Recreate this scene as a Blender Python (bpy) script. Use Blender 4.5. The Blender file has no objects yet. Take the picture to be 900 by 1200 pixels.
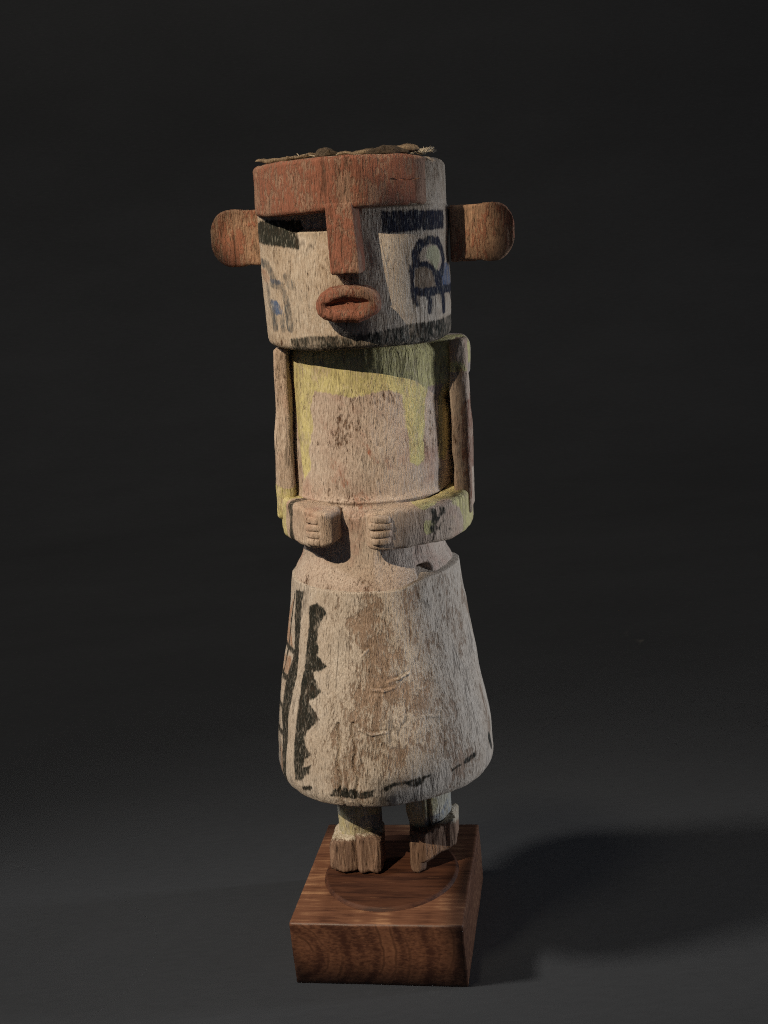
import bpy, math
import numpy as np
from mathutils import Matrix, Vector

R = math.radians
C = bpy.context.scene.collection
sc = bpy.context.scene
CM = 0.01                                     # everything below is written in centimetres

# ---------------------------------------------------------------- camera, world, lamps, exposure
cam_d = bpy.data.cameras.new("camera")
cam = bpy.data.objects.new("camera", cam_d)
C.objects.link(cam)
sc.camera = cam
cam_d.sensor_fit = 'VERTICAL'
cam_d.sensor_height = 36.0
cam_d.lens = 1300.0 / 1200.0 * 36.0
cam_d.clip_start = 0.02
cam_d.clip_end = 30.0
PITCH, ROLL = R(13.96), R(5.692)
cam.matrix_world = (Matrix.Translation((1.268 * CM, -42.218 * CM, 28.952 * CM))
                    @ Matrix.Rotation(math.pi / 2 - PITCH, 4, 'X') @ Matrix.Rotation(-ROLL, 4, 'Z'))

world = bpy.data.worlds.new("World")
sc.world = world
world.use_nodes = True
world.node_tree.nodes["Background"].inputs[0].default_value = (0.80, 0.91, 1.22, 1)
world.node_tree.nodes["Background"].inputs[1].default_value = 0.048


def spot(name, target, az, el, dist, size_deg, blend, power, color, radius, gobo=None, soft=0.9):
    """A spot lamp: az degrees to the left of the camera's line, el degrees up, aimed at target (cm).
    gobo: an added mask that shapes the beam, rows of (height, left edge, right edge) in cm at the target."""
    d = bpy.data.lights.new(name, 'SPOT')
    o = bpy.data.objects.new(name, d)
    C.objects.link(o)
    a, e = R(az), R(el)
    frm = Vector((-math.sin(a) * math.cos(e), -math.cos(a) * math.cos(e), math.sin(e)))
    o.location = (Vector(target) + frm * dist) * CM
    o.rotation_euler = (-frm).to_track_quat('-Z', 'Y').to_euler()
    d.spot_size, d.spot_blend = R(size_deg), blend
    d.energy, d.color, d.shadow_soft_size = power, color, radius * CM
    if gobo:
        d.use_nodes = True
        t = d.node_tree
        em = next(n for n in t.nodes if n.type == 'EMISSION')

        def new(kind, op=None):
            n = t.nodes.new(kind)
            if op:
                n.operation = op
            return n

        def m(op, *v):
            n = new('ShaderNodeMath', op)
            for i, q in enumerate(v):
                if hasattr(q, 'is_linked'):
                    t.links.new(q, n.inputs[i])
                else:
                    n.inputs[i].default_value = q
            return n.outputs[0]
        tc = new('ShaderNodeTexCoord')
        sp = new('ShaderNodeSeparateXYZ')
        t.links.new(tc.outputs['Normal'], sp.inputs[0])      # the ray's direction in the lamp's own frame
        zz = m('ABSOLUTE', sp.outputs[2])
        x = m('MULTIPLY', m('DIVIDE', sp.outputs[0], zz), dist)
        y = m('MULTIPLY', m('DIVIDE', sp.outputs[1], zz), dist)
        lo, hi = gobo[0][0], gobo[-1][0]
        hn = m('DIVIDE', m('SUBTRACT', y, lo), hi - lo)

        def curve(col):
            fc = new('ShaderNodeFloatCurve')
            c = fc.mapping.curves[0]
            pts = [((g[0] - lo) / (hi - lo), g[col] / 20.0 + 0.5) for g in gobo]
            c.points[0].location, c.points[1].location = pts[0], pts[-1]
            for p in pts[1:-1]:
                c.points.new(*p)
            for p in c.points:
                p.handle_type = 'VECTOR'
            fc.mapping.update()
            t.links.new(hn, fc.inputs['Value'])
            return m('MULTIPLY_ADD', fc.outputs[0], 20.0, -10.0)
        edge = m('MINIMUM', m('SUBTRACT', x, curve(1)), m('SUBTRACT', curve(2), x))
        mr = new('ShaderNodeMapRange')
        mr.interpolation_type = 'SMOOTHSTEP'
        t.links.new(edge, mr.inputs['Value'])
        mr.inputs['From Min'].default_value, mr.inputs['From Max'].default_value = -soft / 2, soft / 2
        ends = m('MULTIPLY', m('GREATER_THAN', y, lo), m('LESS_THAN', y, hi))
        t.links.new(m('MULTIPLY', mr.outputs[0], ends), em.inputs['Strength'])
    return o


KEY_GOBO = [  # added mask: doll's outline from the lamp, keeps key light off the floor
    (-16.05, 0.0, 0.0), (-15.9, -1.25, -1.57), (-15.5, -1.25, -1.57), (-15.1, -1.54, -0.56), (-14.7, -1.8, 0.54), (-14.3, -2.1, 1.63),
    (-13.9, -2.35, 2.73), (-13.5, -2.65, 3.72), (-13.1, -2.9, 3.83), (-12.7, -3.19, 3.83), (-12.3, -3.45, 3.83), (-11.9, -3.73, 3.53),
    (-11.5, -4.02, 3.22), (-11.1, -4.29, 2.96), (-10.7, -4.31, 2.63), (-10.3, -4.33, 2.32), (-9.9, -4.27, 2.07), (-9.5, -3.16, 1.88),
    (-9.1, -3.16, 1.88), (-8.7, -3.16, 1.88), (-8.3, -3.4, 2.39), (-7.9, -3.75, 2.79), (-7.5, -4.04, 3.06), (-7.1, -4.22, 3.26),
    (-6.7, -4.33, 3.39), (-6.3, -4.37, 3.42), (-5.9, -4.32, 3.39), (-5.5, -4.24, 3.36), (-5.1, -4.17, 3.29), (-4.7, -4.1, 3.24),
    (-4.3, -4.01, 3.15), (-3.9, -3.9, 3.06), (-3.5, -3.79, 2.99), (-3.1, -3.66, 2.9), (-2.7, -3.54, 2.81), (-2.3, -3.44, 2.74),
    (-1.9, -3.34, 2.69), (-1.5, -3.25, 2.67), (-1.1, -3.17, 2.66), (-0.7, -3.11, 2.66), (-0.3, -3.1, 2.66), (0.1, -3.1, 3.0),
    (0.5, -3.1, 3.21), (0.9, -3.11, 3.35), (1.3, -3.11, 3.38), (1.7, -3.14, 3.35), (2.1, -3.3, 3.25), (2.5, -3.3, 3.25),
    (2.9, -3.3, 3.25), (3.3, -3.3, 3.29), (3.7, -3.31, 3.29), (4.1, -3.32, 3.29), (4.5, -3.33, 3.3), (4.9, -3.34, 3.31),
    (5.3, -3.37, 3.31), (5.7, -3.4, 3.31), (6.1, -3.36, 3.31), (6.5, -3.05, 3.31), (6.9, -3.05, 3.31), (7.3, -2.95, 3.31),
    (7.7, -3.55, 3.31), (8.1, -4.6, 3.34), (8.5, -4.34, 3.38), (8.9, -4.32, 3.41), (9.3, -3.6, 3.43), (9.7, -2.85, 3.46),
    (10.1, -2.86, 4.66), (10.5, -2.99, 4.97), (10.9, -2.97, 5.08), (11.3, -2.96, 5.12), (11.7, -2.93, 5.08), (12.1, -2.8, 4.73),
    (12.5, -2.57, 3.02), (12.9, -2.15, 2.53), (13.3, -1.49, 1.74), (13.5, 0.0, 0.0),
]
spot("key_spot", (0.8, 0.6, 17.0), 38, 41, 150, 24, 0.1, 86.0, (1.0, 0.81, 0.58), 0.45,
     gobo=KEY_GOBO, soft=0.42)
spot("floor_spot", (1, -17, 0), 95, 46, 170, 28, 1.0, 38.0, (0.99, 0.98, 0.96), 11.0)  # added lamp: throws the floor shadow sideways, apart from the key
spot("wall_spot", (0, 105, 30), 12, 48, 190, 100, 1.0, 14.0, (1.0, 0.92, 0.76), 8.0)  # added lamp, only there to brighten the backdrop
spot("side_spot", (1, 0, 15.5), -90, 4, 110, 22, 0.2, 50.0, (0.90, 0.94, 1.0), 9.0,
     gobo=[(-15.5, 0.0, 0.0), (-13.0, -5.0, 5.0), (-9.0, -5.6, 5.6), (0.0, -4.6, 4.6), (14.0, -4.6, 4.6), (17.0, 0.0, 0.0)], soft=2.0)  # added mask holds this beam above the floor

sc.view_settings.view_transform = 'Standard'
sc.view_settings.look = 'None'
sc.view_settings.gamma = 1.0
sc.view_settings.use_curve_mapping = False
sc.view_settings.exposure = 0.0
sc.cycles.use_denoising = False
sc.cycles.filter_width = 1.1
try:
    sc.cycles.denoiser = 'OPENIMAGEDENOISE'
    sc.cycles.denoising_input_passes = 'RGB_ALBEDO_NORMAL'
    sc.cycles.denoising_prefilter = 'ACCURATE'
except Exception:
    pass

# ---------------------------------------------------------------- numpy noise and distance helpers
def _hash(ix, iy, iz, seed):
    h = (ix * 374761393 + iy * 668265263 + iz * 2147483647 + seed * 974711) & 0xFFFFFFFF
    h = ((h ^ (h >> 13)) * 1274126177) & 0xFFFFFFFF
    return ((h ^ (h >> 16)) & 0xFFFF) / 65535.0


def vnoise(p, seed=0):
    i = np.floor(p).astype(np.int64)
    f = p - i
    u = f * f * f * (f * (f * 6 - 15) + 10)
    r = 0
    for dx in (0, 1):
        for dy in (0, 1):
            for dz in (0, 1):
                w = (u[..., 0] if dx else 1 - u[..., 0]) * (u[..., 1] if dy else 1 - u[..., 1]) * (u[..., 2] if dz else 1 - u[..., 2])
                r = r + w * _hash(i[..., 0] + dx, i[..., 1] + dy, i[..., 2] + dz, seed)
    return r - 0.5


def fbm(p, freq, octaves=3, seed=0, scale=(1, 1, 1), gain=0.5):
    p = np.asarray(p, float) * np.array(scale) * freq
    a, r = 1.0, 0
    for o in range(octaves):
        r = r + a * vnoise(p + 17.3 * o + seed * 3.1, seed + o)
        p = p * 2.03
        a *= gain
    return r


def sstep(a, b, x):
    t = np.clip((x - a) / (b - a), 0, 1)
    return t * t * (3 - 2 * t)


def seg_dist(x, y, a, b):
    ax, ay = a
    bx, by = b
    dx, dy = bx - ax, by - ay
    t = np.clip(((x - ax) * dx + (y - ay) * dy) / max(dx * dx + dy * dy, 1e-9), 0, 1)
    return np.hypot(x - ax - t * dx, y - ay - t * dy)


def poly_sdf(x, y, poly):
    """Signed distance, positive inside."""
    d = np.full(x.shape, 1e9)
    ins = np.zeros(x.shape, bool)
    n = len(poly)
    for i in range(n):
        a, b = poly[i], poly[(i + 1) % n]
        d = np.minimum(d, seg_dist(x, y, a, b))
        if a[1] != b[1]:
            c = ((a[1] > y) != (b[1] > y)) & (x < (b[0] - a[0]) * (y - a[1]) / (b[1] - a[1]) + a[0])
            ins ^= c
    return np.where(ins, d, -d)


def paint(x, y, polys=(), strokes=()):
    """Distance field (cm, positive inside) of brushed shapes given in surface coordinates."""
    d = np.full(x.shape, -2.0)
    for p in polys:
        d = np.maximum(d, poly_sdf(x, y, p))
    for hw, line in strokes:
        for a, b in zip(line[:-1], line[1:]):
            d = np.maximum(d, hw - seg_dist(x, y, a, b))
    return d


# ---------------------------------------------------------------- mesh helpers
def obj(name, V, F, mat, parent=None, attrs=None, smooth=True, mats=None, midx=None):
    me = bpy.data.meshes.new(name)
    V = np.asarray(V, float)
    me.from_pydata((V * CM).tolist(), [], F.tolist() if hasattr(F, 'tolist') else F)
    me.update()
    if smooth:
        me.polygons.foreach_set('use_smooth', np.ones(len(me.polygons), bool))
    for k, v in (attrs or {}).items():
        a = me.attributes.new(k, 'FLOAT', 'POINT')
        a.data.foreach_set('value', np.asarray(v, np.float32).ravel())
    me.materials.append(mat)
    o = bpy.data.objects.new(name, me)
    C.objects.link(o)
    if parent is not None:
        o.parent = parent
    return o


def grid_faces(nv, nu, wrap=True):
    i = np.arange(nv - 1)[:, None]
    j = np.arange(nu if wrap else nu - 1)[None, :]
    j2 = (j + 1) % nu
    return np.stack([i * nu + j, i * nu + j2, (i + 1) * nu + j2, (i + 1) * nu + j], -1).reshape(-1, 4)


def lathe(zs, rfun, nu, cap=True, sx=1.0, sy=1.0, seed=1, amp=0.02, facet=0.03, zfun=None, xc=0, yc=0):
    """A turned / whittled body. Angle 0 faces -y (the doll's front), positive to +x. Rows run from the bottom up."""
    th = np.linspace(-math.pi, math.pi, nu, endpoint=False)
    T, Z = np.meshgrid(th, np.asarray(zs, float))
    Rr = rfun(T, Z)
    Zp = Z if zfun is None else zfun(T, Z)
    P = np.stack([Rr * np.sin(T), -Rr * np.cos(T), Zp], -1)
    n = fbm(P, 2.2, 4, seed, (1, 1, 0.35)) * amp * 2 + fbm(P, 0.55, 2, seed + 9) * facet * 2
    k = 1 + n / np.maximum(Rr, 0.6)
    P[..., 0] *= k * sx
    P[..., 1] *= k * sy
    P[..., 0] += xc
    P[..., 1] += yc
    nv = len(zs)
    V = P.reshape(-1, 3)
    F = grid_faces(nv, nu).tolist()
    if cap:
        F.append(list(range(nu))[::-1])
        F.append(list(range((nv - 1) * nu, nv * nu)))
    return V, F, T.ravel(), Z.ravel()


def rbox(hx, hy, hz, r, step):
    """Rounded box as an even grid on its six sides."""
    h = np.array([hx, hy, hz])
    n = np.maximum(2, np.ceil(2 * h / step).astype(int))
    vs, fs, off = [], [], 0
    for ax in range(3):
        a, b = [(1, 2), (2, 0), (0, 1)][ax]
        for s in (-1, 1):
            u = np.linspace(-h[a], h[a], n[a] + 1)
            w = np.linspace(-h[b], h[b], n[b] + 1)
            U, Wv = np.meshgrid(u, w)
            P = np.zeros(U.shape + (3,))
            P[..., ax] = s * h[ax]
            P[..., a] = U
            P[..., b] = Wv
            f = grid_faces(U.shape[0], U.shape[1], False) + off
            if s < 0:
                f = f[:, ::-1]
            vs.append(P.reshape(-1, 3))
            fs.append(f)
            off += P.size // 3
    V = np.concatenate(vs)
    F = np.concatenate(fs)
    key = np.round(V * 1e4).astype(np.int64)
    _, idx, inv = np.unique(key, axis=0, return_index=True, return_inverse=True)
    V = V[idx]
    F = inv.reshape(-1)[F]
    rr = np.minimum(r, h * 0.98)
    inner = np.clip(V, -(h - rr), h - rr)
    d = V - inner
    L = np.linalg.norm(d / rr, axis=1, keepdims=True)
    V = inner + d / np.maximum(L, 1e-9)
    return V, F


def rough(V, amp, freq, seed, scale=(1, 1, 0.3), octaves=3):
    D = np.stack([fbm(V, freq, octaves, seed + 31 * k, scale) for k in range(3)], -1)
    return V + D * amp * 2


def empty(name, loc=(0, 0, 0)):
    o = bpy.data.objects.new(name, None)
    C.objects.link(o)
    o.location = loc
    o.empty_display_size = 0.02
    return o


# ---------------------------------------------------------------- materials
class Nodes:
    def __init__(self, name):
        self.m = bpy.data.materials.new(name)
        self.m.use_nodes = True
        self.t = self.m.node_tree
        self.t.nodes.clear()
        self.out = self.t.nodes.new('ShaderNodeOutputMaterial')
        self.b = self.t.nodes.new('ShaderNodeBsdfPrincipled')
        self.t.links.new(self.b.outputs[0], self.out.inputs[0])
        tc = self.t.nodes.new('ShaderNodeTexCoord')
        self.co = self.map(tc.outputs['Object'], (100, 100, 100))

    def link(self, a, b):
        self.t.links.new(a, b)

    def put(self, sock, v):
        if hasattr(v, 'is_linked'):
            self.link(v, sock)
        elif isinstance(v, tuple) and len(v) == 3 and sock.type == 'RGBA':
            sock.default_value = v + (1,)
        else:
            sock.default_value = v

    def map(self, v, scale, loc=(0, 0, 0), rot=(0, 0, 0)):
        n = self.t.nodes.new('ShaderNodeMapping')
        self.link(v, n.inputs[0])
        n.inputs['Scale'].default_value = scale
        n.inputs['Location'].default_value = loc
        n.inputs['Rotation'].default_value = rot
        return n.outputs[0]

    def noise(self, scale, detail=4, stretch=(1, 1, 1), rough=0.55, loc=(0, 0, 0), co=None, dist=0):
        n = self.t.nodes.new('ShaderNodeTexNoise')
        self.link(self.map(co or self.co, stretch, loc), n.inputs['Vector'])
        n.inputs['Scale'].default_value = scale
        n.inputs['Detail'].default_value = detail
        n.inputs['Roughness'].default_value = rough
        n.inputs['Distortion'].default_value = dist
        return n.outputs['Fac']

    def math(self, op, a, b=0.0, c=0.0):
        n = self.t.nodes.new('ShaderNodeMath')
        n.operation = op
        self.put(n.inputs[0], a)
        self.put(n.inputs[1], b)
        self.put(n.inputs[2], c)
        return n.outputs[0]

    def add(self, *terms):
        """Sum of (weight, socket) terms and plain numbers."""
        acc = None
        for t in terms:
            if isinstance(t, tuple):
                acc = self.math('MULTIPLY_ADD', t[1], t[0], acc if acc is not None else 0.0)
            else:
                acc = self.math('ADD', acc, t) if acc is not None else t
        return acc

    def step(self, lo, hi, v):
        n = self.t.nodes.new('ShaderNodeMapRange')
        n.interpolation_type = 'SMOOTHSTEP'
        self.put(n.inputs['Value'], v)
        self.put(n.inputs['From Min'], lo)
        self.put(n.inputs['From Max'], hi)
        return n.outputs['Result']

    def mix(self, fac, a, b):
        n = self.t.nodes.new('ShaderNodeMix')
        n.data_type = 'RGBA'
        self.put(n.inputs[0], fac)
        self.put(n.inputs[6], a)
        self.put(n.inputs[7], b)
        return n.outputs[2]

    def attr(self, name):
        n = self.t.nodes.new('ShaderNodeAttribute')
        n.attribute_name = name
        return n.outputs['Fac']

    def bump(self, h, strength, dist):
        n = self.t.nodes.new('ShaderNodeBump')
        n.inputs['Strength'].default_value = strength
        n.inputs['Distance'].default_value = dist
        self.link(h, n.inputs['Height'])
        self.link(n.outputs[0], self.b.inputs['Normal'])

    def finish(self, col, rough=0.85, spec=0.2):
        self.put(self.b.inputs['Base Color'], col)
        self.put(self.b.inputs['Roughness'], rough)
        self.b.inputs['Specular IOR Level'].default_value = spec
        return self.m


WASH, TAN = (0.60, 0.535, 0.455), (0.42, 0.33, 0.245)
BARE, BARE2 = (0.235, 0.135, 0.080), (0.10, 0.052, 0.030)
RED, RED2 = (0.295, 0.122, 0.080), (0.42, 0.26, 0.185)
YELLOW, BLACK, BLUE = (0.65, 0.59, 0.28), (0.014, 0.017, 0.014), (0.085, 0.14, 0.27)
OLIVE, RUST = (0.40, 0.41, 0.24), (0.33, 0.115, 0.06)


def painted(name, ground=WASH, ground2=TAN, under=BARE, cover=0.40, layers=(), stain=0.0, stain_col=RUST, grain=1.0, pore=1.0, patch=0.5, bump=1.0):
    """Old water paint on carved cottonwood: ground coat worn to the wood along the grain, brushed layers over it, pores and cracks."""
    n = Nodes(name)
    gn = n.noise(6.0, 6, (1, 1, 0.18), 0.66)                     # wood grain, runs up the figure
    fn = n.noise(13.0, 6, (1, 1, 0.30), 0.62, (3, 1, 7))         # granular chalky paint
    pn = n.noise(patch, 5, (1, 1, 0.7), 0.6, (11, 5, 2))         # worn patches
    hn = n.noise(22.0, 3, (1, 1, 0.15), 0.6, (5, 9, 1))          # pores and flecks
    bn = n.noise(2.2, 3, (1, 1, 0.6), 0.6, (8, 1, 5))            # brush load
    wood = n.mix(n.step(0.35, 0.68, gn), BARE2 if under is BARE else tuple(c * 0.62 for c in under), under)
    wear = n.add((1.0, pn), (0.55, gn), (0.75, fn), (0.0, fn))
    wear = n.math('SUBTRACT', wear, n.attr('wear'))
    mask = n.step(cover + 0.645, cover + 0.795, wear)
    coat = n.mix(n.step(0.36, 0.70, n.add((0.6, pn), (0.4, fn))), ground2, ground)
    coat = n.mix(n.step(0.62, 0.80, fn), coat, tuple(min(0.8, c * 1.22) for c in ground))
    col = n.mix(mask, wood, coat)
    if stain:
        sn = n.noise(0.85, 5, (1, 1, 0.8), 0.62, (2, 8, 4))
        col = n.mix(n.math('MULTIPLY', n.step(0.50, 0.74, n.add((0.75, sn), (0.30, fn))), stain), col, stain_col)
    relief = mask
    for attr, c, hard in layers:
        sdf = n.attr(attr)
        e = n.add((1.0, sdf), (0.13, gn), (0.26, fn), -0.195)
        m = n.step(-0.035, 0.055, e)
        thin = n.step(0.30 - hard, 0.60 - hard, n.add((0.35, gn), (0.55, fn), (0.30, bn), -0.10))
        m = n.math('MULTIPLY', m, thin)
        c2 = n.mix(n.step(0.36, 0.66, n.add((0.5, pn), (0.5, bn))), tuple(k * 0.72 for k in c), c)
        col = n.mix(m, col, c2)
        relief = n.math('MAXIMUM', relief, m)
    col = n.mix(n.math('MULTIPLY', n.step(0.52, 0.36, hn), 0.31), col, (0.10, 0.072, 0.052))
    col = n.mix(n.math('MULTIPLY', n.step(0.54, 0.70, hn), 0.30), col, tuple(min(0.75, c * 1.35) for c in ground))
    pit = n.step(0.40, 0.33, n.add((0.65, hn), (0.35, gn)))
    crack = n.step(0.045, 0.0, n.math('ABSOLUTE', n.math('SUBTRACT', n.noise(2.3, 3, (1, 1, 0.07), 0.5, (9, 4, 3)), 0.5)))
    crack = n.math('MULTIPLY', crack, n.step(0.50, 0.62, pn))
    dark = n.math('MAXIMUM', n.math('MULTIPLY', pit, 0.62 * pore), n.math('MULTIPLY', crack, 0.55 * grain))
    col = n.mix(dark, col, (0.055, 0.036, 0.025))
    h = n.add((0.60 * grain, gn), (0.45, fn), (0.95, hn), (0.40, relief), (-0.45, pit), (-0.4 * grain, crack))
    n.bump(h, 0.72 * bump, 0.0010)
    return n.finish(col, 0.88, 0.18)


def raw_wood(name, a, b, c, scale=3.0, rough=0.75, stretch=(1, 1, 0.10), washed=False):
    """Split, weathered wood: long fibres, no paint."""
    n = Nodes(name)
    g = n.noise(scale, 7, stretch, 0.68)
    f = n.noise(scale * 4, 4, (stretch[0], stretch[1], stretch[2] * 1.2), 0.6, (4, 2, 9))
    p = n.noise(0.9, 3)
    col = n.mix(n.step(0.34, 0.66, g), a, b)
    col = n.mix(n.math('MULTIPLY', n.step(0.52, 0.72, f), 0.75), col, c)
    col = n.mix(n.step(0.42, 0.34, f), col, tuple(k * 0.35 for k in a))
    col = n.mix(n.math('MULTIPLY', n.step(0.45, 0.7, p), 0.35), col, a)
    if washed:                                         # chalky paint left on the upper side
        e = n.add((1.0, n.attr("top")), (0.5, g), (0.4, f), -0.45)
        col = n.mix(n.math('MULTIPLY', n.step(-0.06, 0.10, e), 0.9), col, n.mix(n.step(0.4, 0.65, f), (0.40, 0.34, 0.25), (0.60, 0.55, 0.45)))
    n.bump(n.add((0.7, g), (0.6, f)), 1.0, 0.0012)
    return n.finish(col, rough, 0.2)


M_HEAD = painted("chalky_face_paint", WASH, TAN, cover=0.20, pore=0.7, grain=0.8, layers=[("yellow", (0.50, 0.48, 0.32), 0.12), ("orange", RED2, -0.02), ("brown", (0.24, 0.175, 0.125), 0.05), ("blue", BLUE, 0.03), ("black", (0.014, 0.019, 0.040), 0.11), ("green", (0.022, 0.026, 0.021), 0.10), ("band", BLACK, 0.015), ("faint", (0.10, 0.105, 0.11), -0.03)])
M_RED = painted("worn_red_ochre", RED, (0.255, 0.104, 0.068), under=RED2, cover=0.41, pore=0.8, patch=0.7)
M_EAR = painted("rubbed_red_brown_wood", (0.37, 0.160, 0.098), (0.28, 0.120, 0.074), under=(0.47, 0.295, 0.19), cover=0.46, grain=1.4, pore=1.1, patch=0.6)
M_TORSO = painted("pinkish_body_wash", (0.585, 0.51, 0.44), (0.45, 0.355, 0.29), cover=0.18, layers=[("yellow", YELLOW, 0.05), ("red", RUST, -0.11)], stain=0.62, stain_col=(0.38, 0.195, 0.145))
M_ARM = painted("arm_wash", (0.57, 0.475, 0.39), (0.44, 0.33, 0.25), cover=0.18, layers=[("yellow", YELLOW, 0.04), ("red", (0.24, 0.10, 0.065), -0.04), ("black", BLACK, 0.04)], stain=0.45)
M_SKIRT = painted("worn_kilt_wash", (0.55, 0.495, 0.43), (0.44, 0.37, 0.30), under=(0.40, 0.29, 0.215), cover=0.31, layers=[("orange", (0.42, 0.24, 0.15), 0.0), ("black", BLACK, 0.09)], patch=0.75)
M_LEG = painted("leg_wash", (0.60, 0.575, 0.48), (0.45, 0.42, 0.33), cover=0.18, layers=[("yellow", (0.50, 0.44, 0.22), -0.05), ("blue", (0.20, 0.235, 0.30), -0.06), ("black", BLACK, 0.06)], patch=0.8)
M_FOOT = raw_wood("split_cottonwood", (0.135, 0.084, 0.060), (0.285, 0.185, 0.130), (0.42, 0.30, 0.215), washed=True)
M_SCRAP = raw_wood("dry_husk", (0.16, 0.115, 0.075), (0.30, 0.225, 0.15), (0.42, 0.34, 0.24), 6.0)
M_SCRAP_DARK = raw_wood("dark_husk", (0.055, 0.042, 0.030), (0.14, 0.105, 0.075), (0.24, 0.19, 0.14), 9.0, stretch=(1, 1, 1))
M_FLUFF = raw_wood("pale_fibre", (0.45, 0.38, 0.28), (0.62, 0.55, 0.43), (0.70, 0.64, 0.52), 9.0)


def base_wood():
    """Oiled walnut-like block: end grain rings on the front, long grain on the other faces."""
    n = Nodes("oiled_base_wood")
    geo = n.t.nodes.new('ShaderNodeTexCoord')
    # the tree's heart lies low in front of the block's middle; rings are distances from it in x,z
    warp = n.noise(0.45, 3, (1, 0.12, 1), 0.5)
    sep = n.t.nodes.new('ShaderNodeSeparateXYZ')
    n.link(n.co, sep.inputs[0])
    x = n.math('SUBTRACT', sep.outputs[0], -3.9)
    z = n.math('SUBTRACT', sep.outputs[2], 1.45)
    z = n.math('MULTIPLY', z, 1.15)
    r = n.math('SQRT', n.math('ADD', n.math('MULTIPLY', x, x), n.math('MULTIPLY', z, z)))
    r = n.add((1.0, r), (1.3, warp))
    ring = n.math('SINE', n.math('MULTIPLY', r, 11.0))
    ring2 = n.math('SINE', n.math('MULTIPLY', r, 5.3))
    fib = n.noise(5.5, 6, (1, 0.07, 1), 0.65)
    fibx = n.noise(4.6, 6, (0.09, 1, 1), 0.68, (1, 4, 2))
    vary = n.noise(0.55, 4, (1, 0.3, 1), 0.6, (6, 6, 1))
    ray_ = n.noise(16.0, 3, (0.35, 1, 0.8), 0.6, (2, 2, 2))
    nrm = n.t.nodes.new('ShaderNodeSeparateXYZ')
    n.link(geo.outputs['Normal'], nrm.inputs[0])
    front = n.step(0.4, 0.7, n.math('ABSOLUTE', nrm.outputs[1]))
    g_end = n.add((0.035, ring), (0.040, ring2), (0.45, vary), (0.45, ray_), -0.02)
    g_top = n.add((0.85, fibx), (0.35, vary), (0.03, ring2), -0.07)
    mixv = n.t.nodes.new('ShaderNodeMix')
    n.put(mixv.inputs[0], front)
    n.put(mixv.inputs[2], g_top)
    n.put(mixv.inputs[3], g_end)
    g = mixv.outputs[0]
    col = n.mix(n.step(0.30, 0.56, g), (0.048, 0.019, 0.012), (0.152, 0.068, 0.038))
    col = n.mix(n.step(0.54, 0.74, g), col, (0.33, 0.178, 0.096))
    late = n.math('MULTIPLY', n.step(0.70, 1.0, ring), n.math('MULTIPLY', front, n.step(0.40, 0.62, vary)))
    col = n.mix(n.math('MULTIPLY', late, 0.6), col, (0.035, 0.014, 0.008))
    n.bump(n.add((0.5, g), (0.5, fibx)), 0.25, 0.0005)
    return n.finish(col, n.add((0.25, g), 0.36), 0.4)


M_BASE = base_wood()


def disc_wood():
    n = Nodes("dark_disc_wood")
    fibx = n.noise(3.2, 6, (0.10, 1, 1), 0.66, (7, 4, 2))
    f2 = n.noise(12, 3, (0.06, 1, 1), 0.6)
    col = n.mix(n.step(0.34, 0.62, fibx), (0.030, 0.012, 0.008), (0.088, 0.036, 0.020))
    col = n.mix(n.step(0.60, 0.75, f2), col, (0.14, 0.066, 0.036))
    n.bump(fibx, 0.25, 0.0005)
    return n.finish(col, 0.62, 0.2)


M_DISC = disc_wood()


def paper():
    n = Nodes("dark_grey_backdrop")
    m = n.noise(0.10, 5, (0.45, 1, 1), 0.6)
    f = n.noise(5.0, 4, (0.25, 1, 1), 0.6)
    col = n.mix(n.step(0.25, 0.75, n.add((0.6, m), (0.4, f))), (0.090, 0.090, 0.090), (0.114, 0.114, 0.114))
    n.bump(f, 0.25, 0.0008)
    return n.finish(col, 0.92, 0.1)


M_PAPER = paper()

# ---------------------------------------------------------------- the backdrop: one seamless sweep
def backdrop():
    prof = [(-90.0, 0.0), (-40.0, 0.0), (0.0, 0.0), (40.0, 0.0), (70.0, 0.0)]
    for k in range(1, 17):
        a = k / 16 * math.pi / 2
        prof.append((70 + 45 * math.sin(a), 45 - 45 * math.cos(a)))
    prof += [(115.0, 90.0), (115.0, 190.0)]
    xs = np.linspace(-150, 150, 13)
    V = np.array([[x, y, z] for (y, z) in prof for x in xs])
    o = obj("backdrop", V, grid_faces(len(prof), len(xs), False), M_PAPER)
    o['kind'] = 'structure'
    o['label'] = 'dark charcoal seamless backdrop sweeping up from under the wooden base'
    return o


backdrop()

# ---------------------------------------------------------------- display base
BASE_H = 2.758
BASE_YAW = R(-10.85)


def display_base():
    V, F = rbox(3.5, 3.795, BASE_H / 2, 0.05, 0.12)
    V = rough(V, 0.012, 0.9, 7, (1, 1, 1), 3)
    V[:, 2] += BASE_H / 2
    o = obj("display_base", V, F, M_BASE)
    o.rotation_euler = (0, 0, BASE_YAW)
    o['label'] = 'square reddish brown wooden block with end grain rings, under the carved doll'
    o['category'] = 'stand'
    # the round foot plate let in to the top
    zs = [0.0, 0.05, 0.12, 0.17, 0.185, 0.19]
    rad = {0.0: 2.86, 0.05: 2.85, 0.12: 2.80, 0.17: 2.755, 0.185: 2.73, 0.19: 2.70}
    V, F, T, Z = lathe(zs, lambda t, z: np.vectorize(rad.get)(np.round(z, 3)).astype(float), 160, amp=0.0, facet=0.0)
    V[:, 2] += BASE_H - 0.04
    V[:, 0] += 0.10
    V[:, 1] += -0.10
    d = obj("round_foot_plate", V, F, M_DISC, o, smooth=False)
    d['label'] = 'darker round wooden plate raised a little above the block'
    return o


display_base()

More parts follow.
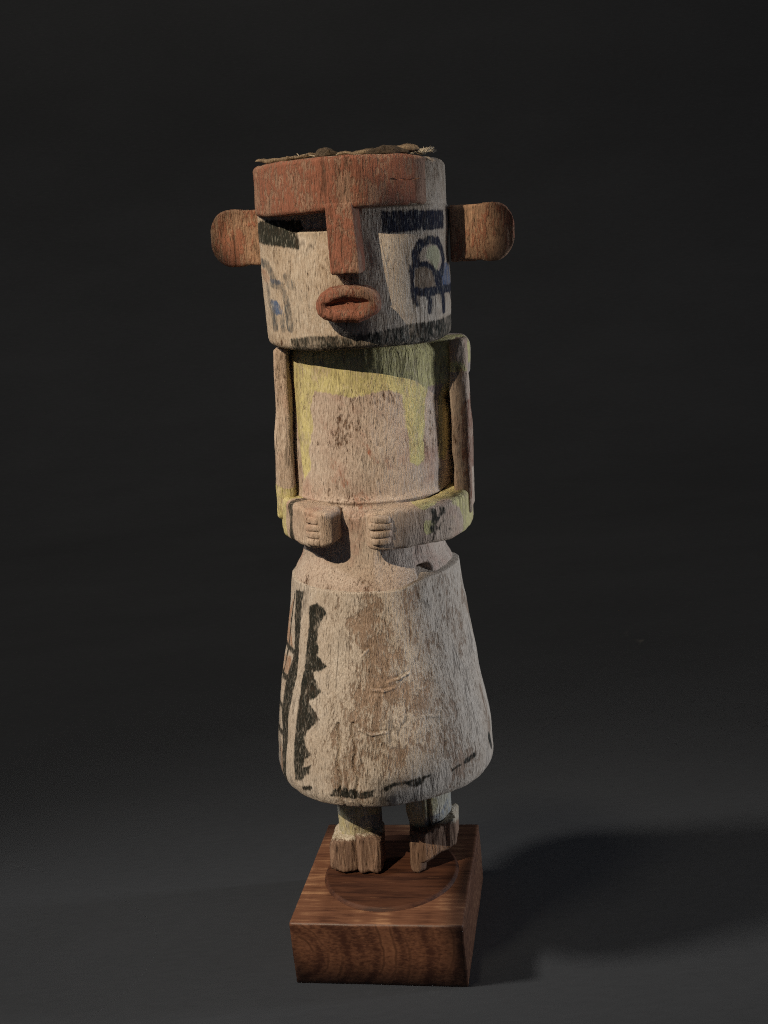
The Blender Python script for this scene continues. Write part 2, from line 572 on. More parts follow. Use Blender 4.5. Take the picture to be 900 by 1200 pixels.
# ---------------------------------------------------------------- the doll
doll = empty("carved_doll")
doll.matrix_world = (Matrix.Translation((0.15 * CM, 0.8 * CM, (BASE_H + 0.15) * CM)) @ Matrix.Rotation(R(2.4), 4, 'Y') @ Matrix.Rotation(R(-8.0), 4, 'Z'))
doll['label'] = 'carved wooden figure with red brow, block head, folded arms and worn white kilt'
doll['category'] = 'doll'

def R_head(T, Z):
    """Head radius: upper band keeps the full log, the face is cut back under the brow."""
    full = 3.60 + 0.0 * T
    face = 3.62 - 0.56 * np.exp(-(np.abs(T + 0.05) / 1.02) ** 4) - 0.10 * sstep(0.6, 1.3, T)
    face = face - 0.24 * np.exp(-(np.abs(T + 0.05) / 0.85) ** 4) * sstep(24.4, 27.0, Z)
    face = face - 0.42 * np.exp(-(np.abs(T + 0.46) / 0.30) ** 8) * sstep(26.32, 26.48, Z)
    k = sstep(27.02, 27.12, Z)
    r = face * (1 - k) + (full - 0.14 * sstep(0.75, 0.95, T)) * k
    r = r - 0.015 * (27 - Z) * sstep(27, 22, Z)
    return r


def R_torso(T, Z):
    r = 3.06 - 0.02 * (Z - 16)  * 0.3
    return r + 0 * T


def R_skirt(T, Z):
    zz = [4.4, 4.7, 5.2, 6.0, 7.0, 8.0, 9.0, 10.0, 11.0, 12.0, 13.0, 13.4]
    rr = [4.25, 4.46, 4.53, 4.50, 4.38, 4.22, 4.03, 3.84, 3.66, 3.50, 3.38, 3.34]
    return np.interp(Z, zz, rr) + 0 * T

PAINT = {}
PAINT = {
    ('head', 'black'): (
        [[(1.57, 26.93), (4.47, 26.87), (4.39, 26.21), (3.29, 26.18), (1.6, 26.14)]],
        [(0.165, [(2.81, 25.05), (2.77, 25.41), (3.0, 25.72), (3.39, 25.85), (3.84, 25.8), (4.18, 25.52), (4.3, 25.15), (4.07, 24.7)]), (0.119, [(2.63, 24.97), (2.57, 24.55), (2.58, 23.98), (2.68, 23.71)]), (0.112, [(2.81, 25.02), (3.22, 25.02), (3.55, 24.79), (3.71, 24.42), (3.8, 24.01)]), (0.165, [(2.66, 24.1), (3.18, 24.03), (3.91, 24.07), (5.38, 24.07)]), (0.132, [(3.77, 24.66), (3.93, 24.4), (4.03, 24.03), (4.13, 23.31)]), (0.119, [(3.21, 23.97), (3.33, 23.72), (3.31, 23.35)]), (0.099, [(2.65, 23.98), (2.75, 23.64)]), (0.092, [(4.85, 23.97), (5.38, 23.37)]), (0.079, [(2.77, 25.41), (2.85, 25.04)])]),
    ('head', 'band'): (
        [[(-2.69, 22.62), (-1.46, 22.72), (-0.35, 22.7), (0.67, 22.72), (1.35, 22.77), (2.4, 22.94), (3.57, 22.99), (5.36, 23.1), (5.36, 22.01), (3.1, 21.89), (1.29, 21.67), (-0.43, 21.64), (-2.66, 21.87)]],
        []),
    ('head', 'yellow'): (
        [[(3.16, 25.3), (3.29, 25.59), (3.6, 25.69), (3.94, 25.56), (4.03, 25.22), (3.79, 24.9), (3.68, 24.66), (3.5, 24.92)]],
        []),
    ('head', 'brown'): (
        [[(2.69, 24.85), (2.99, 24.98), (3.34, 24.9), (3.58, 24.61), (3.7, 24.08), (2.66, 24.13)]],
        []),
    ('head', 'blue'): (
        [[(3.83, 24.71), (4.15, 25.06), (4.98, 24.97), (5.38, 24.13), (3.98, 24.09)], [(-3.72, 24.04), (-3.26, 23.99), (-2.96, 23.68), (-2.94, 23.46), (-3.51, 23.48)], [(-3.57, 24.79), (-2.96, 24.72), (-2.84, 24.54), (-3.48, 24.6)]],
        []),
    ('head', 'orange'): (
        [[(-4.65, 25.15), (-3.77, 25.1), (-3.57, 24.79), (-3.74, 24.54), (-4.16, 24.66)]],
        []),
    ('head', 'faint'): (
        [],
        [(0.165, [(-4.54, 25.4), (-3.75, 25.28), (-3.43, 24.97), (-3.31, 24.66)]), (0.165, [(-3.42, 24.63), (-2.93, 24.51), (-2.72, 24.05), (-2.66, 23.49), (-2.64, 23.0)]), (0.165, [(-3.83, 24.48), (-3.72, 24.04), (-3.56, 23.54), (-3.49, 22.98)]), (0.132, [(-3.04, 23.43), (-3.03, 22.93)]), (0.165, [(-2.59, 24.81), (-2.4, 24.5)])]),
    ('torso', 'yellow'): (
        [[(-4.15, 22.51), (4.95, 22.13), (4.97, 20.97), (5.01, 20.52), (3.04, 20.47), (2.85, 20.05), (2.69, 18.47), (2.69, 17.76), (2.24, 17.58), (1.95, 17.78), (1.93, 18.59), (1.8, 19.56), (1.74, 20.32), (1.28, 20.49), (0.8, 20.5), (-0.15, 20.3), (-0.97, 20.47), (-1.78, 20.57), (-2.02, 19.99), (-1.95, 19.19), (-2.29, 18.35), (-2.22, 17.64), (-2.76, 17.1), (-3.03, 19.24), (-3.25, 21.49)], [(3.79, 20.88), (4.99, 20.72), (5.0, 18.04), (4.07, 17.49), (3.58, 17.72)]],
        []),
    ('torso', 'red'): (
        [],
        [(0.132, [(-1.49, 19.51), (-1.35, 19.29)]), (0.099, [(0.19, 18.56), (0.48, 18.17)]), (0.099, [(0.42, 18.26), (0.59, 17.93)]), (0.099, [(-1.17, 17.3), (-0.96, 17.15)]), (0.165, [(-1.16, 17.95), (-0.68, 17.16)]), (0.132, [(0.98, 18.06), (1.12, 17.73)]), (0.264, [(-0.06, 16.52), (0.17, 16.18)])]),
    ('skirt', 'black'): (
        [[(-4.23, 12.79), (-3.38, 12.87), (-3.52, 12.09), (-3.59, 9.34), (-3.81, 7.63), (-3.86, 6.43), (-4.02, 4.78), (-4.45, 4.75), (-4.43, 5.99), (-4.51, 7.42), (-4.43, 9.27), (-4.08, 10.26), (-4.28, 12.36)], [(-2.88, 12.39), (-2.38, 12.6), (-1.97, 12.46), (-1.83, 12.25), (-2.11, 11.98), (-2.28, 11.49), (-2.3, 11.09), (-2.19, 10.85), (-2.26, 10.57), (-1.71, 10.23), (-2.0, 10.02), (-2.5, 9.86), (-2.33, 9.6), (-1.95, 9.21), (-2.31, 8.87), (-2.63, 8.69), (-2.37, 8.49), (-2.01, 8.11), (-2.32, 7.8), (-2.62, 7.52), (-2.73, 7.17), (-2.63, 6.93), (-2.32, 6.68), (-2.61, 6.38), (-2.69, 6.07), (-2.35, 6.22), (-2.44, 5.87), (-2.92, 5.41), (-3.24, 5.28), (-3.29, 6.84), (-3.27, 7.83), (-3.18, 9.22), (-2.99, 10.01), (-2.91, 11.27)], [(-1.58, 5.11), (-1.42, 5.44), (-1.18, 5.59), (-1.06, 5.47), (-0.95, 5.7), (-0.84, 5.47), (-0.62, 5.56), (-0.48, 5.4), (0.03, 5.53), (0.07, 5.21), (-0.34, 5.12), (-0.95, 5.13)], [(0.28, 5.42), (0.47, 5.69), (0.77, 5.81), (1.24, 5.81), (1.6, 5.88), (2.07, 5.91), (2.03, 5.78), (1.81, 5.73), (1.73, 5.5), (1.34, 5.48), (1.17, 5.65), (0.76, 5.6), (0.55, 5.44)]],
        [(0.099, [(-4.45, 12.56), (-4.72, 11.27), (-4.98, 9.93), (-5.2, 8.58), (-5.03, 6.81), (-4.73, 5.46)]), (0.132, [(-5.62, 10.19), (-4.08, 10.26)]), (0.132, [(-5.64, 8.97), (-4.04, 9.12)]), (0.132, [(-5.59, 7.76), (-4.17, 7.92)]), (0.132, [(-5.49, 6.58), (-4.15, 6.78)]), (0.132, [(3.59, 5.92), (4.09, 5.95)]), (0.165, [(5.55, 6.1), (5.83, 5.5)]), (0.099, [(-2.76, 5.14), (-2.39, 5.28)]), (0.05, [(2.92, 5.77), (3.25, 5.89)])]),
    ('skirt', 'orange'): (
        [[(-4.44, 12.49), (-4.91, 11.21), (-4.21, 10.36), (-5.62, 10.19), (-5.61, 11.36)], [(-5.65, 9.7), (-5.65, 8.96), (-4.3, 9.28), (-4.32, 9.98)], [(-4.67, 6.24), (-5.02, 4.92), (-4.32, 5.1), (-4.37, 6.02)]],
        []),
    ('head', 'green'): (
        [[(-4.65, 26.81), (-3.24, 26.87), (-2.26, 26.78), (-1.92, 25.77), (-4.65, 26.09)]],
        []),
}


def layer(part, name, s, z):
    p = PAINT.get((part, name), ((), ()))
    return paint(s, z, *p)


NOWEAR = 0.0
HREF, TREF, SREF = 3.3, 3.05, 4.0


def head():
    zb, zt = 22.15, 28.80
    zs = np.concatenate([[zb, zb + .02, zb + .07, zb + .15], np.linspace(zb + .25, 26.95, 118), np.linspace(26.98, 27.16, 8), np.linspace(27.2, zt - .3, 36), [zt - .22, zt - .14, zt - .07, zt - .02, zt]])
    ins_b = lambda z: 0.30 * (1 - np.sqrt(np.clip(1 - (1 - np.clip((z - zb) / .25, 0, 1)) ** 2, 0, 1)))
    ins_t = lambda z: 0.30 * (1 - np.sqrt(np.clip(1 - (1 - np.clip((zt - z) / .28, 0, 1)) ** 2, 0, 1)))
    rf = lambda t, z: R_head(t, z) - ins_b(z) - ins_t(z)
    zf = lambda t, z: z + sstep(23.5, zb, z) * (0.20 * (1 - np.cos(t)) + 0.05 * np.sin(3 * t + 1)) - sstep(28, zt, z) * 0.10 * np.abs(np.sin(t)) ** 2
    V, F, T, Z = lathe(zs, rf, 520, seed=3, amp=0.018, facet=0.035, zfun=zf)
    s = T * HREF
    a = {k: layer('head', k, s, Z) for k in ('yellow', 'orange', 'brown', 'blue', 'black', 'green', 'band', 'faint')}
    a['wear'] = 0.10 * sstep(0.7, 1.2, T) * sstep(26.8, 27.2, Z) + 0 * T
    h = obj("head", V, F, M_HEAD, doll, a)
    h.location = (0, -0.25 * CM, 0)

    # brow: a band of the full log left standing over the cut back face
    V, F = rbox(1.0, 0.34, 0.86, 0.16, 0.045)
    tt = V[:, 0]
    V = V.copy()
    t = -0.26 + tt * 1.32
    V0 = V.copy()
    edge = sstep(1.0, 0.86, np.abs(tt))
    rad = 3.40 + V0[:, 1] * -1 * 1.0 - 0.06 * (1 - edge) + 0.0 * t
    rad = rad - 0.16 * sstep(-0.9, -1.5, t)
    rad = rad + 0.03 * np.sin(t * 3 + 1) - 0.17 * sstep(0.55, 1.06, t)
    zc = 27.92 + V0[:, 2] * (1.0 + 0.0 * t)
    zc = zc + np.where(V0[:, 2] < 0, 0.08 * np.sin(t * 2.5) - 0.05, 0)
    zc = zc - np.where(V0[:, 2] > 0, 0.08 * np.abs(np.sin(t)) ** 2, 0)
    V = np.stack([rad * np.sin(t), -rad * np.cos(t), zc], -1)
    V = rough(V, 0.025, 2.6, 41)
    obj("brow", V, F, M_RED, h, {'wear': 0.22 * sstep(0.62, 1.02, t)})

    # nose: a tapering ridge, deepest at its tip
    V, F = rbox(1.0, 1.0, 1.0, 0.12, 0.045)
    u, v, w = V[:, 0], V[:, 1], V[:, 2]
    q = (1 - w) / 2                                    # 0 at the brow, 1 at the tip
    half = 0.47 + 0.05 * q
    depth = 3.80 + 0.32 * q
    back = 2.6
    y = -(back + (depth - back) * (1 - v) / 2)
    z = 27.25 - 2.32 * q + 0.10 * (v + 1) / 2 * 0 + 0.10 * (1 - v) / 2 * q * -0.6
    x = 0.02 + 0.14 * q + u * half * (1 + 0.16 * (v + 1) / 2)
    V = rough(np.stack([x, y, z], -1), 0.022, 2.4, 52)
    obj("nose", V, F, M_RED, h, {'wear': 0 * x})

    # mouth: a thick oval ring with a slot in it
    nu = 150
    ph = np.linspace(0, 2 * math.pi, nu, endpoint=False)
    ring = [  # (half width, half height, protrusion, squareness)
        (1.20, 0.66, -0.35, 2.5), (1.20, 0.67, 0.15, 2.5), (1.19, 0.665, 0.45, 2.5), (1.175, 0.655, 0.64, 2.5), (1.14, 0.63, 0.76, 2.4),
        (1.08, 0.585, 0.82, 2.3), (1.00, 0.52, 0.85, 2.2), (0.92, 0.43, 0.85, 2.1), (0.85, 0.34, 0.83, 2.0), (0.79, 0.26, 0.78, 2.0), (0.74, 0.19, 0.69, 1.9),
        (0.69, 0.14, 0.66, 1.9), (0.63, 0.10, 0.60, 1.9), (0.50, 0.07, 0.56, 1.9), (0.05, 0.01, 0.55, 1.9)]
    rows = []
    for i in range(len(ring) - 1):
        a0, a1 = np.array(ring[i]), np.array(ring[i + 1])
        for k in range(4):
            rows.append(a0 + (a1 - a0) * k / 4)
    rows.append(np.array(ring[-1]))
    rows = np.array(rows)
    A, B, D, N = [rows[:, k][:, None] for k in range(4)]
    cx = np.sign(np.cos(ph)) * np.abs(np.cos(ph)) ** (2 / N)
    cz = np.sign(np.sin(ph)) * np.abs(np.sin(ph)) ** (2 / N)
    X = A * cx * 0.90
    Zm = B * cz * 0.92
    Zm = Zm + 0.05 * (X / 1.2) ** 2 * -1
    th0 = X / 3.15
    surf = 3.10 - 0.02 * 0
    x = 0.14 + (surf + 0.6 * D) * np.sin(th0)
    y = -(surf + D) * np.cos(th0) + 0.10 * (np.abs(X) > 9)
    z = 23.86 + Zm
    V = np.stack([x, y, z], -1).reshape(-1, 3)
    V = rough(V, 0.042, 1.5, 61, (1, 1, 0.8), 4)
    V = rough(V, 0.022, 5.0, 63, (1, 1, 0.5), 2)
    obj("mouth", V, grid_faces(len(rows), nu)[:, ::-1], M_RED, h, {'wear': -0.06 + 0 * V[:, 0]})

    # ears: rounded tabs pegged to the sides
    for side, seed in ((-1, 71), (1, 83)):
        V, F = rbox(1.30, 0.36, 1.04, 0.10, 0.05)
        x, y, z = V[:, 0].copy(), V[:, 1], V[:, 2].copy()
        g = np.clip((x * 1.0 - 0.38) / 0.92, 0, 1)     # round off the outer end
        z = z * np.sqrt(np.clip(1 - g ** 2.4 * 0.93, 0.02, 1))
        z = z * (0.97 + 0.03 * (x > 0))
        xx = side * (4.24 if side < 0 else 4.74) + side * x * (0.94 if side < 0 else 0.92)
        V = np.stack([xx, y + 0.12, z + (26.28 if side < 0 else 26.02)], -1)
        V = rough(V, 0.03, 1.8, seed)
        if side < 0:
            F = F[:, ::-1]
        obj("ear", V, F, M_EAR, h, {'wear': 0 * xx})
    return h


def torso():
    zs = np.concatenate([[12.9], np.linspace(13.0, 16.30, 56), np.linspace(16.36, 16.56, 7), np.linspace(16.62, 21.7, 112), [21.85, 21.98, 22.08, 22.15, 22.18], [22.2, 22.9]])
    def rf(t, z):
        waist = 2.80 + 0.10 * sstep(14.6, 13.4, z) + 0.05 * sstep(15.2, 16.4, z)
        tor = R_torso(t, z)
        k = sstep(16.28, 16.44, z)
        r = waist * (1 - k) + tor * k
        sh = sstep(19.9, 20.8, z) * np.exp(-(np.abs(t - 1.66) / 0.46) ** 4)
        r = r + 0.72 * sh
        r = r + 0.62 * np.exp(-((np.abs(t) - 2.0) / 0.30) ** 2) * sstep(16.0, 16.4, z)
        r = r - 0.75 * np.exp(-(np.abs(t - 0.80) / 0.10) ** 4 - (np.abs(z - 13.55) / 0.24) ** 4)
        r = r + 0.34 * sstep(14.5, 13.1, z) ** 2
        top = np.clip((z - 21.7) / .5, 0, 1)
        r = r - 0.45 * (1 - np.sqrt(np.clip(1 - top ** 2, 0, 1)))
        return np.where(z > 22.19, 2.1, r)
    V, F, T, Z = lathe(zs, rf, 460, seed=13, amp=0.024, facet=0.05, sy=0.84, yc=0.12)
    k = sstep(16.7, 15.8, V[:len(T), 2])
    V[:len(T), 1] = (V[:len(T), 1] - 0.12 * (1 - 0)) * (1 + k * (1 / 0.84 - 1)) + 0.12 * (1 - k)
    V[:len(T), 1] += 0.40 * sstep(17.0, 21.5, V[:len(T), 2])
    s = T * TREF
    a = {k: layer('torso', k, s, Z) for k in ('yellow', 'red')}
    a['yellow'] = np.maximum(a['yellow'], paint(s, Z, [[(3.6, 20.75), (4.6, 20.95), (5.6, 21.1), (5.6, 22.6), (3.6, 22.6)]]))
    a['wear'] = 0.05 + 0 * Z
    t = obj("torso", V, F, M_TORSO, doll, a)
    return t


def arm(side):
    """Upper arm bar down the side; its forearm bends round the waist and ends in a fist."""
    seed = 101 if side < 0 else 131
    if side < 0:
        V, F = rbox(0.30, 0.80, 3.35, 0.16, 0.05)
        x, y, z = V.T
        q = (z + 3.35) / 6.7
        xx = -(2.99 + (1 - q) * 0.20) + x * (0.95 + 0.20 * (1 - q))
        V = np.stack([xx, y - 0.42 - 0.30 * (1 - q), z + 18.85], -1)
    else:
        V, F = rbox(0.33, 0.85, 3.35, 0.13, 0.05)
        x, y, z = V.T
        q = (z + 3.35) / 6.7
        xx = 3.72 - 0.05 * q + x
        V = np.stack([xx, y + 0.40 - 0.35 * (1 - q), z + 18.80], -1)
    V = rough(V, 0.06, 0.9, seed, (1, 1, 0.6))
    V = rough(V, 0.025, 2.6, seed + 3)
    s, Z = V[:, 0] if side > 0 else -V[:, 0], V[:, 2]
    n0 = fbm(V, 0.8, 2, seed + 5)
    low = 1.2 * n0 + 0.55 - 0.9 * sstep(16.4, 17.3, Z)
    a = {'yellow': np.where(Z < 17.6, low, -1.0) if side < 0 else np.where(Z > 20.9, 0.25 + n0 - 0.9 * (V[:, 1] > -0.4), -1.0), 'black': -2.0 + 0 * Z,
         'red': (n0 * 1.6 - 0.35 + (0.55 if side > 0 else 0) * (V[:, 0] > 3.75)), 'wear': 0.04 + 0 * Z}
    up = obj("arm", V, F, M_ARM, doll, a)
    # forearm
    L = 2.35 if side < 0 else 2.95
    V, F = rbox(L, 0.54, 0.78, 0.20, 0.055)
    x, y, z = V.T
    u = (x + L) / (2 * L)                              # 0 at the elbow, 1 at the fist
    if side < 0:
        t = -R(104) + u * R(87)
        rad = 3.14 - y * (1 + 0.25 * sstep(0.6, 1.0, u)) + 0.10 * sstep(0.5, 0.9, u) - 0.10 * sstep(0.93, 1, u)
        zz = 15.68 + z * (0.98 - 0.14 * sstep(.82, 1, u) - 0.08 * sstep(.3, 0, u)) + 0.05 * sstep(.4, 0, u)
        kx, ky = 0.965, 1.02
    else:
        t = R(104) - u * R(100)
        rad = 3.22 - y * (1 - 0.05 * u) - 0.05 * sstep(0.5, 1.0, u)
        zz = 15.60 + z * (0.98 - 0.10 * sstep(.85, 1, u)) + 0.05 * sstep(.4, 0, u)
        kx, ky = 1.07, 1.0
    V = np.stack([rad * np.sin(t) * kx, -rad * np.cos(t) * ky, zz], -1)
    V = rough(V, 0.05, 1.3, seed + 7)
    n0 = fbm(V, 0.8, 2, seed + 15)
    if side < 0:
        blk = 0.17 - np.abs(np.degrees(t) + 54) * 0.058 + 0.25 * fbm(V, 1.5, 2, 5)
        yel = n0 * 0.9 + 0.65 - 1.6 * sstep(0.46, 0.56, u)
    else:
        blk = paint(u * 5.9, zz, (), [(0.10, [(3.74, 16.2), (3.62, 15.8), (3.66, 15.3), (3.72, 15.0)]), (0.07, [(3.62, 15.6), (3.38, 15.85), (3.35, 16.1)]), (0.07, [(3.66, 15.5), (3.38, 15.35), (3.05, 15.3)]), (0.06, [(3.45, 15.45), (3.30, 15.65)])]) + 0.03 + 0.25 * fbm(V, 3.0, 2, 9)
        yel = n0 * 2.0 + 0.42 - 1.3 * sstep(0.66, 0.74, u) - 0.25 * sstep(15.9, 15.2, zz)
    f = obj("forearm", V, F if side > 0 else F[:, ::-1], M_ARM, up, {'yellow': yel, 'black': blk, 'red': n0 - 0.6, 'wear': 0.0 + 0 * yel})
    # four curled fingers cut across the fist
    for k in range(4):
        V, F = rbox(0.36 if side < 0 else 0.40, 0.14, 0.145, 0.11, 0.04)
        x, y, z = V.T
        t0 = R(-26.0) if side < 0 else R(11.5)
        t = t0 + x / 3.5 * (1.0 - 0.12 * abs(k - 1.2))
        rad = (3.80 if side < 0 else 3.72) - y + 0.02 - 2.0 * np.clip(x * (1 if side < 0 else -1) - 0.10, 0, 1) ** 2
        V = np.stack([rad * np.sin(t) * (1.02 if side < 0 else 1.07), -rad * np.cos(t) * (1.02 if side < 0 else 1.0), z + 16.06 - 0.275 * k - (0.02 if side > 0 else 0.05)], -1)
        V = rough(V, 0.03, 2.2, seed + 60 + k)
        obj("finger", V, F, M_ARM, up, {'yellow': -1 + 0 * x, 'black': -2 + 0 * x, 'red': -1 + 0 * x, 'wear': 0.02 + 0 * x})
    return up


def skirt():
    zs = np.concatenate([np.linspace(4.54, 5.0, 14), np.linspace(5.05, 12.75, 205), np.linspace(12.8, 13.1, 10)])
    th = np.linspace(-math.pi, math.pi, 640, endpoint=False)
    T, Z = np.meshgrid(th, zs)
    Rr = R_skirt(T, Z)
    low = np.clip((5.10 - Z) / 0.56, 0, 1)
    Rr = Rr - 0.32 * (1 - np.sqrt(np.clip(1 - low ** 2, 0, 1)))
    P = np.stack([Rr * np.sin(T), -Rr * np.cos(T), Z + sstep(7, 4.6, Z) * (0.12 * np.sin(T * 2 + 0.5) + 0.06)], -1)
    d = fbm(P, 2.0, 4, 23, (1, 1, 0.3)) * 0.045 + fbm(P, 0.5, 2, 29) * 0.11
    # knife nicks: short lifted slivers across the front, and long drying checks
    s = T * SREF
    for (a, b, depth, w) in NICKS:
        tline = seg_dist(s, Z, a, b)
        up = seg_dist(s, Z, (a[0], a[1] + 1.5 * w), (b[0], b[1] + 1.5 * w))
        d = d + depth * np.exp(-(tline / w) ** 2) - 0.6 * depth * np.exp(-(up / w) ** 2)
    for line, depth, w in CHECKS:
        dd = np.full(T.shape, 9.0)
        for a, b in zip(line[:-1], line[1:]):
            dd = np.minimum(dd, seg_dist(s + 0.05 * np.sin(Z * 5), Z, a, b))
        d = d - depth * np.exp(-(dd / w) ** 2)
    k = 1 + d / Rr
    P[..., 0] *= k
    P[..., 1] *= k
    P[..., 2] += 0.30 * sstep(12.0, 13.1, Z) * sstep(0.25, 0.85, T) * sstep(2.6, 1.4, T)
    # shelf on top, running in to the waist, and the hollow underside
    rows = [P]
    topr = P[-1]
    rad = np.hypot(topr[:, 0], topr[:, 1])
    ins = []
    for f, dz in ((0.985, 0.03), (0.95, 0.05), (0.90, 0.10), (0.85, 0.17), (0.80, 0.30)):
        q = topr.copy()
        q[:, 0] *= f
        q[:, 1] *= f
        q[:, 2] += dz + 0.03 * fbm(q, 2.0, 2, 3)
        ins.append(q[None])
    bot = P[0]
    under = []
    for f, dz in ((0.3, 0.25), (0.7, 0.12), (0.93, 0.0)):
        q = bot.copy()
        q[:, 0] *= f
        q[:, 1] *= f
        q[:, 2] += dz
        under.append(q[None])
    A = np.concatenate(under + rows + ins)
    nv, nu = A.shape[:2]
    zfull = np.concatenate([[4.54] * 3, zs, [13.1] * 5])
    T2, Z2 = np.meshgrid(th, zfull)
    V = A.reshape(-1, 3)
    F = grid_faces(nv, nu).tolist()
    F.append(list(range(nu))[::-1])
    F.append(list(range((nv - 1) * nu, nv * nu)))
    s, Zf, Tf = (T2 * SREF).ravel(), Z2.ravel(), T2.ravel()
    a = {k: layer('skirt', k, s, Zf) for k in ('orange', 'black')}
    a['wear'] = (0.16 * np.exp(-((s - 0.9) / 1.6) ** 2 - ((Zf - 9.6) / 2.6) ** 2) - 0.12 * sstep(-1.2, -2.2, s) + 0.10 * np.exp(-((s - 0.1) / .7) ** 2) * (Zf > 11)
                 - 0.10 * sstep(12.9, 13.1, Zf))
    return obj("kilt", V, F, M_SKIRT, doll, a)


NICKS = [((0.80, 9.72), (1.25, 9.80), 0.055, 0.05), ((1.2, 9.80), (1.62, 9.95), 0.06, 0.045), ((0.15, 9.46), (0.6, 9.40), 0.05, 0.045), ((0.6, 9.40), (1.05, 9.50), 0.06, 0.05), ((-0.35, 7.98), (0.1, 7.80), 0.06, 0.05), ((0.1, 7.80), (0.60, 7.84), 0.06, 0.045), ((2.15, 8.25), (2.65, 8.10), 0.04, 0.05), ((-0.2, 10.75), (0.05, 11.0), 0.04, 0.04)]
CHECKS = [([(-1.18, 8.1), (-1.16, 6.6), (-1.11, 4.5)], 0.13, 0.045), ([(-0.60, 8.2), (-0.55, 6.6), (-0.48, 4.5)], 0.12, 0.045), ([(-0.85, 7.6), (-0.82, 5.0)], 0.06, 0.035), ([(2.75, 8.2), (2.7, 6.4)], 0.05, 0.035), ([(2.35, 7.0), (2.3, 5.4)], 0.04, 0.03)]


def leg(side):
    xc = -1.30 if side < 0 else 1.66
    w = 1.0
    zs = np.linspace(0.3 if side < 0 else 1.0, 5.2, 70)
    rf = lambda t, z: w * (1.0 + 0.06 * np.cos(2 * t)) + 0 * z
    V, F, T, Z = lathe(zs, rf, 150, seed=201 + side, amp=0.03, facet=0.06, sy=1.05)
    if side > 0:                                       # a drying check runs down this leg
        k = np.exp(-((T - 0.12) / 0.05) ** 2)
        V[:, 0] *= 1 - 0.22 * k
        V[:, 1] *= 1 - 0.22 * k
    V[:, 0] += xc
    if side > 0:
        V[:, 1] += 0.75 * sstep(2.6, 1.2, V[:, 2])
    n0 = fbm(V, 0.7, 2, 211 + side)
    s = V[:, 0]
    a = {'yellow': n0 * 2 + 0.25 - 0.4 * np.abs(s - xc), 'blue': n0 * -2.2 - 0.55 + 1.1 * np.exp(-((Z - 2.1) / .5) ** 2) * (s > xc - .1), 'wear': 0.03 + 0 * s,
         'black': (0.16 - np.hypot(s - xc + 0.93, (Z - 3.0) * .8)) if side < 0 else -2 + 0 * s}
    lg = obj("leg", V, F, M_LEG, doll, a)
    # foot: split raw wood in front, two blunt lobes
    if side < 0:
        lobes = [((-1.88, -0.55, 0.80), (0.60, 0.85, 0.80), 0.26, 0.10), ((-0.80, -0.58, 0.88), (0.54, 0.86, 0.84), 0.20, 0.0)]
    else:
        lobes = [((1.22, -0.62, 0.86), (0.33, 0.72, 0.86), 0.22, 0.05), ((2.06, -0.62, 1.30), (0.80, 0.80, 0.95), 0.22, 0.10)]
    for i, (c, hs, r, lift) in enumerate(lobes):
        V, F = rbox(*hs, r, 0.055)
        x, y, z = V.T.copy()
        fr = sstep(0.2, -hs[1], y)                      # 1 at the front
        q = (z + hs[2]) / (2 * hs[2])
        z = z + lift * fr * (1 - q) * (1 if side > 0 else 0.4)
        if side > 0 and i == 1:
            z = z + 0.62 * (1 - q) * sstep(-0.8, 0.8, x) + (0.50 * sstep(-0.8, 0.8, x) - 0.42) * q
            y = y + 0.45 * sstep(-0.8, 0.8, x)
        if side < 0:
            z = z + 0.16 * q * (x / hs[0]) * (1 if i == 0 else -0.7)
            y = y + 0.12 * q
        V = np.stack([x + c[0], y + c[1], np.maximum(z + c[2], 0.02)], -1)
        V2 = rough(V, 0.05, 4.0, 221 + 10 * side + i, (1, 1, 0.08), 4)
        V2[:, 2] = np.maximum(V2[:, 2], 0.03 - 0.0)
        top = 0.9 * (V2[:, 2] - (1.42 if side < 0 else 2.25) - 0.26 * (i == 1) * (side < 0)) + 0.35 * (V2[:, 1] - c[1] + 0.5) * (V2[:, 2] > 1.2)
        obj("foot", V2, F, M_FOOT, lg, {'top': top})
    return lg


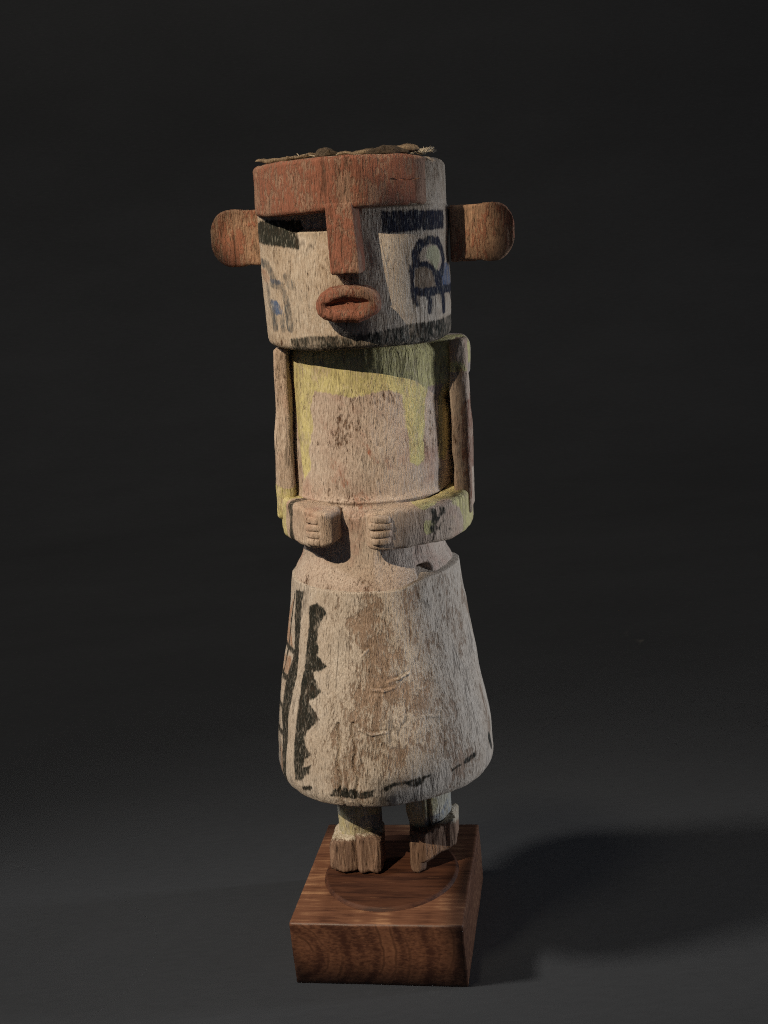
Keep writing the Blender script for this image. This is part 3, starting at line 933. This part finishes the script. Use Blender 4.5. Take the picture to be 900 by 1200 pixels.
def scraps(h):
    """Husk and fibre remnants still stuck to the crown of the head."""
    rng = np.random.default_rng(5)

    def flake(c, L, W, H, yaw, mat, seed, curl=0.15, label=None):
        V, F = rbox(L / 2, W / 2, H / 2, min(H * 0.45, 0.08), 0.05)
        x, y, z = V.T.copy()
        z = z * (1 - 0.6 * (2 * x / L) ** 2) + curl * (2 * x / L) ** 2 + 0.10 * fbm(V, 1.5, 2, seed)
        y = y * (1 - 0.7 * (2 * x / L) ** 2)
        V = np.stack([x * math.cos(yaw) - y * math.sin(yaw) + c[0], x * math.sin(yaw) + y * math.cos(yaw) + c[1], z + c[2]], -1)
        V = rough(V, 0.06, 2.5, seed, (1, 1, 1), 3)
        o = obj("husk_scrap", V, F, mat, h)
        if label:
            o['label'] = label

    flake((-2.2, -2.0, 28.86), 1.9, 0.5, 0.13, 0.12, M_SCRAP, 1, 0.02)
    flake((-1.2, -2.35, 28.92), 1.5, 0.4, 0.12, 0.25, M_SCRAP, 2, 0.05)
    flake((-0.45, -2.3, 28.97), 1.0, 0.7, 0.26, 0.05, M_SCRAP_DARK, 3, -0.05, 'grey crumbling lump')
    flake((0.6, -2.6, 28.90), 1.3, 0.5, 0.12, -0.05, M_SCRAP, 4, 0.02)
    flake((1.45, -2.45, 28.93), 1.9, 0.7, 0.26, 0.1, M_SCRAP_DARK, 6, -0.08)
    flake((2.1, -2.1, 29.0), 1.2, 0.7, 0.22, -0.1, M_SCRAP, 7, -0.08)
    flake((2.75, -1.3, 28.92), 0.9, 0.5, 0.14, 0.3, M_FLUFF, 8, 0.06, 'pale frayed fibre tuft')
    flake((0.2, -0.6, 28.90), 2.2, 1.0, 0.12, 0.6, M_SCRAP, 9, 0.05)
    # loose fibres of the tuft and twigs, one joined piece each
    V, F = [], []
    for k in range(46):
        if k < 34:
            c = np.array([2.45 + rng.uniform(-.15, .75), -1.7 + rng.uniform(-.5, .5), 28.84])
            d = np.array([rng.uniform(-.5, .5), rng.uniform(-.3, .3), rng.uniform(.15, .45)]) * 0.55
            r0 = 0.016
        else:
            c = np.array([rng.uniform(-1.6, 1.3), -2.5 + rng.uniform(-.1, .5), 28.88])
            d = np.array([rng.uniform(-.6, .6), rng.uniform(-.2, .2), rng.uniform(.04, .2)])
            r0 = 0.024
        side = np.cross(d, [0, 1, 0]); side = side / (np.linalg.norm(side) + 1e-6) * r0
        up = np.array([0, 1, 0]) * r0
        b = len(V)
        for f, kk in ((0, 1.0), (.5, .8), (1, .35)):
            p = c + d * f + np.array([0, 0, -0.05 * f * f])
            V += [p + side * kk, p + up * kk, p - side * kk, p - up * kk]
        for seg in (0, 1):
            for j in range(4):
                a0 = b + seg * 4 + j
                a1 = b + seg * 4 + (j + 1) % 4
                F.append([a0, a1, a1 + 4, a0 + 4])
        F.append([b + 8, b + 9, b + 10, b + 11])
    o = obj("loose_fibres", np.array(V), F, M_FLUFF, h)
    o['kind'] = 'stuff'


h = head()
torso()
arm(-1)
arm(1)
skirt()
leg(-1)
leg(1)
scraps(h)
